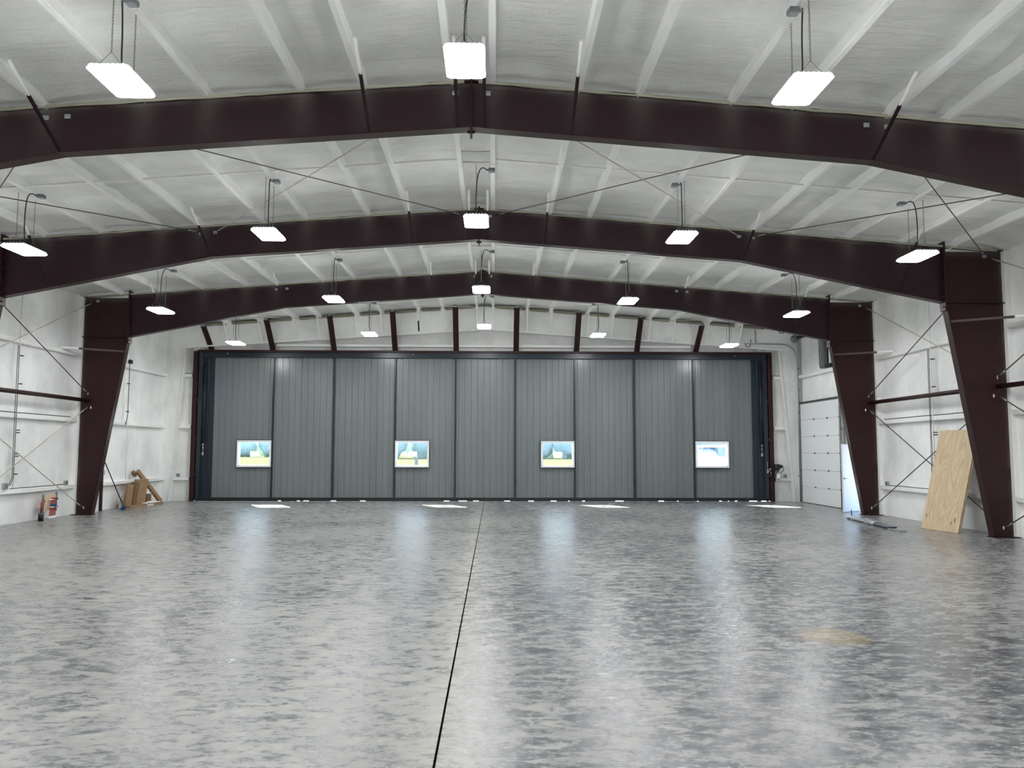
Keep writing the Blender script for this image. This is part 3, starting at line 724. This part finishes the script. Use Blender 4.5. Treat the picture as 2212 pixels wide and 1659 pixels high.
# ------------------------------------------------------------------ rods and struts
def rod(p, q, r, mat, label, grp, sag=0, cut=None):
    p = Vector(p); q = Vector(q); t = empty('brace_rod', p)
    n = 12; pts = [p.lerp(q, k/n) - Vector((0, 0, sag*sin(pi*k/n))) - p for k in range(n+1)]
    m = MB(); m.tube(pts, r, 8); m.build('rod', mat, t)
    d = (q-p).normalized()
    L = (q-p).length; MB().tube([d*.12, d*.30], r*1.5, 8).build('threaded_end', M_galv, t); MB().tube([d*(L-.30), d*(L-.12)], r*1.5, 8).build('threaded_end', M_galv, t)
    return tag(t, label, 'brace rod', grp)
for s in (-1, 1):
    w_ = side_w[s]; g = 'roof cross-brace rods in the nearer bay'
    za, zb, zc = zp(.35)-.10, zp(5.8)-.12, zp(11.1)-.10
    rod((s*.35, D[1]-.02, za), (s*5.66, D[0]+.02, zb), .009, M_rodk, '%s roof slope: thin rod from the middle frame ridge towards the nearest frame' % w_, g)
    rod((s*5.66, D[1]-.02, zb), (s*.35, D[0]+.02, za), .009, M_rodf, '%s roof slope: thin rod from mid-span of middle frame to nearest frame ridge' % w_, g)
    rod((s*5.96, D[1]-.02, zb), (s*11.05, D[0]+.02, zc), .010, M_rodk, '%s roof slope: outer rod from mid-span out to the nearer eave' % w_, g)
    rod((s*11.05, D[1]-.02, zc), (s*5.96, D[0]+.02, zb), .010, M_rodk, '%s roof slope: outer rod from the middle frame eave in to mid-span' % w_, g)
    g2 = 'slack roof cables over the big door'
    rod((s*.4, DEND-.9, zp(0)-.10), (s*6.2, D[2]+.4, zp(6)-.12), .008, M_rodf, 'slack thin cable in the %s end bay sloping down from the ridge' % w_, g2, .16)
    rod((s*5.6, DEND-.9, zp(6)-.10), (s*10.6, D[2]+.4, zp(10.6)-.12), .008, M_rodf, 'slack thin cable in the %s end bay near the eave' % w_, g2, .16)
    # side wall cross bracing, bays 1-2 and 2-3
    X = 11.22
    for b, (ya, yb, nm) in enumerate([(D[1], D[2], 'farther'), (D[0], D[1], 'nearer')]):
        g3 = 'wall cross-brace rods'
        rod((s*X, ya+.02, 6.02), (s*X, yb-.02, 3.42), .013, M_rodk, 'upper %s wall rod of the %s bay, falling away from the camera' % (w_, nm), g3)
        rod((s*X, ya+.02, 3.42), (s*X, yb-.02, 6.02), .013, M_rodf, 'upper %s wall rod of the %s bay, rising away from the camera' % (w_, nm), g3)
        rod((s*X, ya+.02, 3.02), (s*X, yb-.02, .20), .013, M_rodf if s < 0 else M_rodk, 'lower %s wall rod of the %s bay, falling away from the camera' % (w_, nm), g3)
        rod((s*X, ya+.02, .20), (s*X, yb-.02, 3.02), .013, M_rodf if s < 0 else M_rodk, 'lower %s wall rod of the %s bay, rising away from the camera' % (w_, nm), g3)
        m = MB(); m.tube([(s*X, ya+.02, 3.22), (s*X, yb-.02, 3.22)], .055, 14); o = m.build('wall_strut', M_mar)
        tag(o, 'maroon pipe strut between the columns along the %s wall, %s bay' % (w_, nm), 'pipe strut', 'struts between the side columns')
    # conduit pairs and foam-coated sag rod at mid bay
    yy = 20.38
    t = empty('conduit_run', (s*11.42, yy, 0))
    MB().tube([(0, 0, .9), (0, 0, 5.9)], .013, 8).build('sag_rod', M_rib, t)
    top = 4.40; m = MB()
    for k, dy in enumerate((-.11, -.05)): m.tube([(-s*.02, dy*s*-1, top), (-s*.02, dy*s*-1+.015*k, 2.74), (-s*.02, dy*s*-1+.02, 1.15), (-s*.02, dy*s*-1-.10, .95)], .0075, 8)
    m.build('black_cable', M_conc_cable, t)
    m = MB()
    for zz in (4.15, 3.45, 2.30, 2.24, 1.72, 1.66, 1.22): m.box(-.035, .035, -.05+(.08 if s < 0 else -.08), .05+(.08 if s < 0 else -.08), zz-.012, zz+.012)
    m.build('cable_clamp', M_blk, t)
    tag(t, 'black cables clamped to a vertical rod on the %s wall between frames' % w_, 'cable run', 'cable runs on the side walls')
    # horizontal cable on the middle girt
    m = MB(); pts = [(s*11.445, y, 2.735+.008*fn(y, s, 0, 1.5, 2)) for y in lin(17.6, 23.0, .3)]; m.tube(pts, .012, 6); o = m.build('wall_cable', M_conc_cable)
    tag(o, 'thin dark cable lying on the middle girt of the %s wall' % w_, 'cable')
    m = MB(); pts = [(s*11.445, y, .875+.008*fn(y, s, 2, 1.5, 2)) for y in lin(20.3, 22.85, .3)]; m.tube(pts, .011, 6); o = m.build('wall_cable', M_conc_cable)
    tag(o, 'thin dark cable lying on the knee-high girt of the %s wall' % w_, 'cable')
def outlet(x, y, z, s, lab, rz=0, big=False):
    t = empty('outlet_box', (x, y, z), rz); k = 1.25 if big else 1
    MB().box(*sorted((0, -s*.07)), -.06*k, .06*k, -.05*k, .07*k).build('box_body', M_galv, t, .008)
    MB().box(*sorted((-s*.07, -s*.076)), -.045, .045, -.035, .055).build('face_plate', M_grey, t, .004)
    tag(t, lab, 'outlet box', 'outlet boxes on the girts')
outlet(-11.45, 22.85, .91, -1, 'outlet box on the left wall girt, beside the farthest frame')
outlet(-11.45, 20.05, .93, -1, 'larger pale outlet box on the left wall girt under the cable run', big=True)
outlet(11.45, 22.90, .91, 1, 'outlet box on the right wall girt, left of the plywood')
outlet(10.98, YE-.13, .92, 1, 'outlet box on the short girt beside the hydraulic pump', pi/2)
outlet(-11.0, YE-.13, .92, -1, 'outlet box on the short girt left of the big door', -pi/2)
# thin conduit at left beyond last frame
t = empty('conduit_run', (-11.42, 26.5, 0)); m = MB(); m.tube([(0, 0, .9), (0, 0, 5.9)], .012, 8); m.build('sag_rod', M_rib, t)
m = MB(); m.tube([(.02, -.05, 4.75), (.02, -.05, 3.0), (.02, -.16, 2.62), (.02, -.22, 2.72)], .011, 8); m.build('black_cable', M_conc_cable, t)
m = MB()
for zz in (4.65, 3.95, 3.05): m.box(-.03, .03, -.09, .02, zz-.015, zz+.015)
m.box(-.03, .05, -.05, .10, 4.60, 4.72); m.build('cable_clamp', M_blk, t)
tag(t, 'thin cable clamped to the vertical rod on the left wall beyond the farthest frame', 'cable run')
# cable looping from the short girt to the overhead door track
m = MB(); m.tube([(11.12, YE-.14, .80), (11.22, YE-.16, .72), (11.30, YE-.18, .73), (11.36, YE-.22, .88), (11.40, YE-.30, .94), (11.42, YE-.45, .95)], .014, 8); o = m.build('looped_cable', M_blk)
tag(o, 'short black cable drooping between the corner and the overhead door track', 'cable')

# ------------------------------------------------------------------ sectional overhead door, right wall
XD = 11.46; OY0, OY1, OH = 25.98, 29.34, 3.52
t = struct(empty('door_2', (XD, OY0, 0))); L = OY1-OY0; h = OH/6
for i in range(6):
    m = MB(); m.box(-.025, .02, 0, L, i*h+.004, (i+1)*h-.004); pn = m.build('door_section', M_white, t, .005)
    if i:
        for yy in (.05, .98, 2.12):
            m = MB(); m.box(-.045, -.022, yy-.03, yy+.03, i*h-.03, i*h+.03); m.lathe([(0,-.04),(.012,-.04),(.012,.04),(0,.04)], (-.045, yy, i*h), 'y', 8); m.build('hinge', M_grey, t)
MB().box(-.04, .02, -.05, L+.05, OH, OH+.035).build('top_seal', M_grey, t); MB().box(-.05, .02, -.05, L+.05, OH+.035, OH+.07).build('top_gap', M_blk, t)
MB().box(-.04, .02, 0, L, -.0, .02).build('bottom_seal', M_blk, t)
for yy, top in ((L+.04, 5.95), (-.10, 5.95)):
    m = MB(); m.box(-.04, .05, yy, yy+.07, 0, top); m.build('jamb_angle', M_galv, t)
    # track: up, then curve to the inside
    pts = [(-.07, yy+.03, .02), (-.07, yy+.03, 3.5), (-.09, yy+.03, 5.2)] + [(-.09-.52*(1-cos(a)), yy+.03, 5.2+.52*sin(a)) for a in lin(.15, pi/2, .18)] + [(-1.3, yy+.03, 5.73), (-2.0, yy+.03, 5.74)]
    m = MB(); m.tube(pts, .026, 8); m.build('track', M_galv, t)
    m = MB()
    for zz in (.4, 1.1, 1.8, 2.5, 3.2, 4.0, 4.8): m.box(-.08, .0, yy-.01, yy+.05, zz, zz+.06)
    m.build('track_bracket', M_grey, t)
    m = MB(); m.box(-1.60, -1.55, yy+.01, yy+.05, 5.74, 6.32); m.build('hanger_angle', M_galv, t)
    m = MB(); m.torus((-1.86, yy+.03, 5.70), .09, .012, 'y', 16, 6, pi, 2*pi); m.tube([(-1.77, yy+.03, 5.70), (-1.75, yy+.03, 5.90)], .012, 6); m.tube([(-1.95, yy+.03, 5.70), (-1.95, yy+.03, 5.76)], .012, 6); m.build('stop_hook', M_blk, t)
    m = MB(); m.lathe([(0,-.04),(.14,-.04),(.14,-.02),(.11,-.015),(.11,.03),(.14,.035),(.14,.05),(0,.05)], (-.14, yy+.02, 5.92), 'y', 24); m.build('cable_drum', M_grey, t)
MB().tube([(-.14, -.1, 5.92), (-.14, L+.1, 5.92)], .016, 10).build('torsion_shaft', M_galv, t)
m = MB(); pts = [(-.14+.05*cos(a), L-.25-1.1*a/(2*pi*34), 5.92+.05*sin(a)) for a in lin(0, 2*pi*34, pi/5)]; m.tube(pts, .013, 5); m.build('torsion_spring', M_blk, t)
# wall gear above the overhead door
t = empty('spring_anchor_post', (11.50, 27.35, 4.62)); m = MB(); m.prism([(-.17, .15), (-.12, .03), (0, 0), (.12, .03), (.17, .15), (.17, 1.45), (-.17, 1.45)], 'x', -.07, 0); m.build('post', M_grey, t, .01)
MB().box(-.085, -.07, -.03, .03, .2, 1.4).build('centre_groove', M_galv, t)
tag(t, 'grey metal post with rounded foot on the right wall above the overhead door', 'mounting post')
t = empty('door_operator', (11.48, 26.85, 4.62)); m = MB(); m.box(-.05, 0, -.04, .04, .1, 1.3); m.build('chain_guide', M_blk, t); m = MB(); m.box(-.12, 0, -.42, .04, -.02, .10); m.build('control_box', M_blk, t, .01)
tag(t, 'narrow black chain guide with a box at its foot above the overhead door', 'door operator')
# surface conduit across the corner
m = MB(); m.tube([(10.60, YE-.13, 4.60), (11.0, YE-.14, 4.59), (11.36, YE-.16, 4.60)], .014, 8); o = m.build('corner_conduit', M_grey); tag(o, 'thin grey conduit running to the right corner above the short upper girt', 'conduit')
m = MB(); m.tube([(-10.60, YE-.13, 4.60), (-11.0, YE-.14, 4.61), (-11.4, YE-.16, 4.62)], .012, 8); o = m.build('corner_conduit', M_grey); tag(o, 'thin grey conduit running to the left corner above the short upper girt', 'conduit')

# ------------------------------------------------------------------ personnel doors
t = struct(empty('door_3', (11.53, 25.03, .012), math.atan2(-.61, -.79)))
MB().box(0, .90, -.022, .022, 0, 2.03).build('door_leaf', M_white, t, .003)
m = MB()
for sd in (-1, 1): m.lathe([(0,-.01),(.03,-.01),(.03,.01),(0,.01)], (.84, sd*.03, 1.0), 'y', 14); m.tube([(.84, sd*.03, 1.0), (.84, sd*.075, 1.0), (.72, sd*.08, 1.0)], .010, 8)
m.build('door_handle', M_chrome, t)
m = MB()
for zz in (.2, 1.0, 1.8): m.tube([(0, .03, zz), (0, .03, zz+.1)], .008, 8)
m.build('hinge', M_galv, t)
t = struct(empty('door_4', (-11.47, 23.9, 0)))
MB().box(0, .04, 0, .93, 0, 2.05).build('door_leaf', M_white, t); m = MB(); m.box(0, .10, .93, 1.03, 0, 2.1).box(0, .10, -.10, 0, 0, 2.1).box(0, .10, -.10, 1.03, 2.05, 2.15); m.build('door_frame', M_mar, t, .005)
m = MB(); m.tube([(.05, .85, 1.0), (.10, .85, 1.0), (.10, .75, 1.0)], .01, 8); m.build('door_handle', M_chrome, t)
t = empty('light_switch', (-11.47, 25.06, 1.14)); MB().box(0, .06, -.05, .05, -.06, .07).build('switch_box', simple('pale_blue_plastic', (.42, .50, .62), .4), t, .006); MB().box(.06, .075, -.01, .01, -.01, .02).build('toggle', M_white, t)
tag(t, 'small pale switch box on the left wall beyond the personnel door frame', 'light switch')

# ------------------------------------------------------------------ plywood sheets
def quadpose(t, p, q, lean_x, zt):
    """origin at p, local x along the floor edge to q, local z up the leaning board"""
    ex = (Vector(q)-Vector(p)).normalized(); up = Vector((lean_x, 0, zt)); up = (up - ex*up.dot(ex)).normalized(); ey = up.cross(ex)
    t.matrix_world = Matrix(((ex.x, ey.x, up.x, p[0]), (ex.y, ey.y, up.y, p[1]), (ex.z, ey.z, up.z, p[2]), (0, 0, 0, 1)))
A, B = (10.50, 19.42, .004), (10.70, 18.22, .004)
for k in range(2):
    t = empty('plywood_sheet'); d = k*.034
    quadpose(t, (A[0]+d, A[1]-d*.3, A[2]), (B[0]+d, B[1]-d*.3, B[2]), .62, 2.30)
    MB().box(0, 1.22, -.001, .012, 0, 2.40).build('face_veneer', M_ply, t)
    MB().box(0, 1.22, .012, .024, 0, 2.40).build('core', M_plyedge, t)
    if k == 0:
        m = MB()
        for x, z in ((.10, .32), (1.05, .28), (.95, .20)):
            m.add([(x-.012, -.0022, z-.04), (x+.010, -.0022, z-.05), (x+.018, -.0022, z), (x+.006, -.0022, z+.06), (x-.014, -.0022, z+.04)], [(0,1,2,3,4)])
        m.build('dark_scuff', M_cardd, t)
    tag(t, ['front sheet of tan plywood leaning on the right wall, grain and scuffs showing', 'second plywood sheet leaning behind the front one, only its edge showing'][k], 'plywood', 'plywood sheets leaning on the right wall')

# ------------------------------------------------------------------ bundle of trim on the floor
t = empty('trim_bundle', (10.0, 22.1, 0), math.atan2(-3.55, -.42)); Lb = 3.6
m = MB(); m.prism([(-.10, 0), (.10, 0), (.10, .06), (.088, .06), (.088, .012), (-.088, .012), (-.088, .06), (-.10, .06)], 'x', 0, Lb-.55); m.build('dark_channel', M_navy, t)
m = MB(); m.prism([(-.13, .061), (.07, .061), (.10, .075), (-.12, .075)], 'x', .5, Lb-.5); m.build('upper_channel', M_grey, t)
m = MB(); m.prism([(-.11, .0), (.12, .0), (.12, .035), (-.11, .045)], 'x', Lb-.55, Lb); m.build('grey_flashing', M_galv, t)
m = MB(); xs = lin(-.05, 2.15, .07); n = 12; vs = []
for x in xs:
    for k in range(n):
        a = 2*pi*k/n; r = 1+.25*fn(x*3, k*.8, 0, 1.5, 3); vs.append((x, .145*cos(a)*r, max(.003, .055+.055*sin(a)*r+.02*fn(x*4, k, 2, 2, 2))))
m.add(vs, [(i*n+k, i*n+(k+1)%n, (i+1)*n+(k+1)%n, (i+1)*n+k) for i in range(len(xs)-1) for k in range(n)]); m.build('plastic_wrap', M_film, t)
m = MB(); m.tube([(.10, 0, .06), (-.03, .03, .14), (-.06, .03, .24)], .012, 6); m.tube([(1.3, -.08, .10), (1.35, -.16, .16)], .006, 6); m.build('loose_strap', M_blk, t)
tag(t, 'dark metal trim bundle half wrapped in clear plastic on the floor, right side', 'trim bundle')

# ------------------------------------------------------------------ push broom
t = empty('push_broom', (-11.02, 25.56, 0), radians(-70))
m = MB(); m.box(-.30, .30, -.04, .04, .07, .11); m.build('head', M_bluebr, t, .008)
m = MB()
for i in range(30): m.box(-.29+i*.0195, -.277+i*.0195, -.045-.01*(i % 2), .045, 0.0, .075)
m.build('bristles', M_bluebr, t); tag(t, 'push broom with blue head leaning on the left wall beside the cardboard', 'broom')
inv = t.matrix_basis.inverted() if False else None
R = Matrix.Rotation(radians(70), 3, 'Z'); tip = R @ (Vector((-11.44, 25.12, 1.46)) - Vector((-11.02, 25.56, 0)))
MB().tube([(0, 0, .09), tuple(tip)], .015, 10).build('handle', M_blk, t)
MB().tube([(-.12, 0, .11), tuple(Vector((0,0,.09)).lerp(tip, .12)), (.12, 0, .11)], .006, 6).build('brace_wire', M_grey, t)

# ------------------------------------------------------------------ cardboard
def boxthing(name, loc, rz, dims, tilt, mat, label, grp, cat='cardboard box', ry=0):
    t = empty(name, loc, rz); t.rotation_euler = (tilt, ry, rz); a, b, c = dims
    m = MB(); m.box(-a/2, a/2, -b/2, b/2, 0, c); m.build('carton', mat, t, .004)
    m = MB(); m.box(-a/2-.001, a/2+.001, -.004, .004, c-.0005, c+.0015); m.box(-.10*min(1, a), .12*min(1, a), -b/2-.0015, -b/2, c*.62, c*.625+.004); m.box(-.10*min(1,a), .06*min(1,a), -b/2-.0015, -b/2, c*.55, c*.555+.003); m.build('flap_seam', M_cardd, t)
    tag(t, label, cat, grp); return t
g = 'cardboard packaging by the left wall'
RZ = radians(80)
boxthing('flat_carton', (-11.16, 26.90, .09), RZ, (.62, .10, .80), radians(7), M_card, 'tallest flat tan carton standing on edge in the cardboard pile', g)
boxthing('flat_carton', (-11.14, 26.44, .09), RZ, (.22, .14, .72), radians(7), M_cardd, 'narrow brown carton standing left of the tallest carton', g)
boxthing('flat_carton', (-11.17, 26.13, .09), RZ, (.30, .10, .64), radians(7), M_card, 'leftmost carton on edge in the cardboard pile', g)
boxthing('small_carton', (-11.20, 27.62, .09), radians(80), (.26, .2, .28), 0, M_cardd, 'small brown box behind the long leaning carton', g)
t = empty('floor_carton', (-11.13, 27.35, 0), radians(86)); m = MB(); m.box(-1.35, .80, -.24, .24, 0, .085); m.build('carton', M_card, t, .005); MB().box(-.30, .12, -.243, -.24, .01, .06).build('label_patch', M_wred, t)
tag(t, 'long flat carton lying on the floor under the other cardboard', 'cardboard box', g)
t = empty('foam_sheet', (-10.96, 27.35, .088), radians(86)); m = MB(); m.box(-.42, .60, -.06, .06, 0, .03); m.build('lower_sheet', M_styro, t, .01); m = MB(); m.box(-.15, .25, -.04, .05, .03, .06); m.build('upper_sheet', M_styro, t, .01)
tag(t, 'white foam packing sheets lying on the floor carton', 'foam packing')
t = empty('long_carton', (-10.98, 28.28, .01)); p0 = Vector((0,0,.06)); p1 = Vector((-.36, -1.08, 1.12))
m = MB(); m.bar(p0, p1, .16, .09, (1,.2,0)); m.build('carton', M_card, t, .006)
m = MB(); m.bar(p1+Vector((-.04, -.05, -.06)), p1+Vector((-.10, -.12, -.10)), .16, .14, (1,.2,0)); m.build('end_flap', M_cardd, t, .006)
tag(t, 'long narrow carton leaning diagonally against the left wall girt', 'cardboard box', g)
m = MB(); xs = lin(0, .55, .05); vs = []
for i, z in enumerate(xs):
    for j in range(5): vs.append((-11.30+.05*fn(z*4, j, 1, 2, 2)+.03*j*.3, 25.86+.04*j-.12*z, .02+z*1.0+.02*fn(z, j, 3, 3, 2)))
m.add(vs, [(i*5+j, i*5+j+1, (i+1)*5+j+1, (i+1)*5+j) for i in range(len(xs)-1) for j in range(4)], True); o = m.build('plastic_sheet', M_film); tag(o, 'crumpled clear plastic hanging beside the leftmost carton', 'plastic film')

# ------------------------------------------------------------------ floor-heating manifold at the left wall
t = empty('heating_manifold', (-11.30, 21.87, 0)); t.scale = (.9, .9, .70)
MB().box(-.02, 0, -.33, .33, .34, .92).build('plywood_backing', M_ply, t)
m = MB(); m.box(-.03, .02, -.37, -.33, .30, .95); m.box(-.03, .02, .33, .37, .30, 1.0); m.build('backing_post', M_grey, t)
for zz in (.74, .46):
    m = MB(); m.tube([(.05, -.10, zz), (.05, .33, zz)], .028, 10)
    for k in range(8): m.tube([(.05, -.02+k*.042, zz-.05), (.05, -.02+k*.042, zz+.03)], .012, 8)
    m.build('manifold_bar', M_chrome, t)
m = MB(); m.tube([(.05, 0, .79), (.05, .32, .79)], .02, 8); m.build('valve_row', M_red, t)
m = MB()
for k in range(8): m.lathe([(0,.50),(.016,.50),(.018,.58),(.014,.59),(0,.59)], (.05, -.02+k*.042, 0), 'z', 10)
m.build('blue_cap', M_blue, t)
for k in range(8):
    m = MB(); y = -.02+k*.042; m.tube([(.05, y, .70), (.045, y, .45), (.03, y-.03+k*.004, .25), (.03, y-.05+k*.006, .005)], .009, 8); m.build('pex_pipe', M_red, t)
    m = MB(); m.tube([(.03, y-.05+k*.006, .0), (.03, y-.05+k*.006, .13)], .016, 8); m.build('pipe_sleeve', M_wred, t)
m = MB(); m.tube([(.03, -.30, .70), (.03, -.44, .70), (.03, -.49, .64), (.03, -.49, .30)], .022, 10); m.build('supply_pipe', M_red, t)
m = MB(); m.lathe([(0,0),(.07,0),(.07,.30),(0,.30)], (.03, -.49, 0), 'z', 16); ins = m.build('pipe_insulation', M_blk, t); m = MB(); m.lathe([(.071,.235),(.073,.235),(.073,.285),(.071,.285)], (.03, -.49, 0), 'z', 16); m.build('tape_band', M_grey, ins)
tag(t, 'heating manifold with red pipes on a plywood board at the left wall', 'heating manifold')

# ------------------------------------------------------------------ outside
M_grass = simple('field_grass', (.085, .092, .048), 1, 0, 0, .3, .6)
M_shade = simple('darkened_yard', (.24, .24, .23), .9, 0, .2, .1, 1); M_gravel = simple('pale_apron', (.62, .60, .55), .9, 0, .2, .1, 1)  # yard ground darkened to cut daylight bounced in at the right doorway
o = MB().box(-400, 400, 62, 420, -.35, -.06).build('meadow', M_grass); tag(o, 'sunlit field of grass seen through the door windows', 'field', kind='stuff')
o = MB().box(-60, 60, YE+.14, 62, -.35, -.02).build('apron', M_gravel); struct(o); o.name = 'trim_6'
o = MB().box(WX+.34, 60, -20, YE+.13, -.35, -.02).build('trim_7', M_shade); struct(o)
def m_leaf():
    a = N('hazed_foliage'); v = a.coord(); nz = a.noise(v, 2.5, 5, .7)
    cc = a.ramp(nz, [(.35, (.42, .60, .68)), (.65, (.66, .80, .62))]); a.pbr(cc, .8, 0, .2, a.bump(nz, .8, .3)); return a.m  # daylight glare and haze put into the pale blue-green leaf colour
M_leaf = m_leaf(); M_bark = simple('bark', (.10, .07, .05), .9)
def blob(c, r, seed, n=10):
    m = MB(); vs = []; fs = []
    for i in range(n+1):
        th = pi*i/n
        for j in range(n*2):
            ph = 2*pi*j/(n*2); d = Vector((sin(th)*cos(ph), sin(th)*sin(ph), cos(th))); k = 1+.22*noise.fractal(d*2.2+Vector((seed, 0, 0)), 1, 2, 3)
            vs.append((c[0]+d.x*r[0]*k, c[1]+d.y*r[1]*k, c[2]+d.z*r[2]*k))
    q = n*2
    fs = [(i*q+j, i*q+(j+1)%q, (i+1)*q+(j+1)%q, (i+1)*q+j) for i in range(n) for j in range(q)]; return m.add(vs, fs, True)
for k in range(46):
    x = -82+(k//2)*7.2+(k % 2)*3.6+random.uniform(-.5, .5); y = 205+random.uniform(-2, 2)+(45 if x < -30 else 0)+(k % 2)*12
    t = empty('tree', (x, y, -.06)); hgt = random.uniform(9, 14)
    blob((0, 0, hgt*.42), (3.6, 2.6, hgt*.43), k*3.1).build('crown', M_leaf, t); MB().tube([(0, 0, 0), (0, 0, hgt*.5)], .3, 8).build('trunk', M_bark, t)
    tag(t, 'green tree of the tree line beyond the field, seen through the door windows', 'tree', 'trees beyond the field')
# parked high-wing aeroplane outside the rightmost window
M_plane = simple('aircraft_white', (.75, .77, .80), .3, 0, .5, .03); M_pb = simple('aircraft_blue', (.30, .42, .66), .3, 0, .5, .05)
t = empty('light_aircraft', (11.0, 38.0, -.02), radians(205))
m = MB(); secs = [(-1.5, .30, 1.10, .30), (-.9, .46, 1.15, .45), (0, .56, 1.30, .62), (1.0, .56, 1.35, .68), (2.2, .40, 1.25, .45), (4.6, .14, 1.25, .18)]
vs = []
for (x, wd, zc, hh) in secs:
    for k in range(14):
        a = 2*pi*k/14; vs.append((x, wd*cos(a), zc+hh*sin(a)))
m.add(vs, [(i*14+k, i*14+(k+1)%14, (i+1)*14+(k+1)%14, (i+1)*14+k) for i in range(5) for k in range(14)] + [tuple(range(14))], True); m.build('fuselage', M_pb, t)
MB().prism([(-.1, 2.02), (.3, 2.14), (1.4, 2.02)], 'y', -5.2, 5.2).build('wing', M_plane, t)
for s in (-1, 1):
    MB().tube([(.4, s*.5, .95), (.5, s*2.6, 2.02)], .035, 8).build('wing_strut', M_plane, t)
    m = MB(); m.tube([(.8, s*.4, .9), (.9, s*1.2, .25)], .04, 8); m.torus((.9, s*1.22, .22), .14, .08, 'y', 16, 8); m.build('main_wheel', M_blk, t)
MB().prism([(-.35, 1.6), (.1, 2.03), (.7, 2.03), (.7, 1.6)], 'y', -.5, .5).build('windshield', simple('dark_glass', (.15, .22, .30), .1), t)
MB().prism([(4.0, 1.3), (4.5, 2.5), (4.9, 2.5), (4.8, 1.3)], 'y', -.04, .04).build('tail_fin', M_plane, t); MB().prism([(4.1, 1.35), (4.2, 1.40), (4.9, 1.37)], 'y', -1.5, 1.5).build('tailplane', M_plane, t)
m = MB(); m.bar((-1.55, 0, .3), (-1.55, 0, 1.95), .12, .03); m.build('propeller', M_blk, t); m = MB(); m.tube([(-1.0, 0, .8), (-1.1, 0, .2)], .035, 8); m.torus((-1.1, 0, .18), .12, .06, 'y', 16, 8); m.build('nose_wheel', M_blk, t)
tag(t, 'blue and white high-wing aeroplane parked outside, seen through the rightmost door window', 'aeroplane')
t = empty('utility_box', (-10.2, 112, -.06)); MB().box(-.22, .22, -.2, .2, 0, .95).build('cabinet', M_grey, t, .02); tag(t, 'small grey box standing in the field beyond the second window', 'utility box')
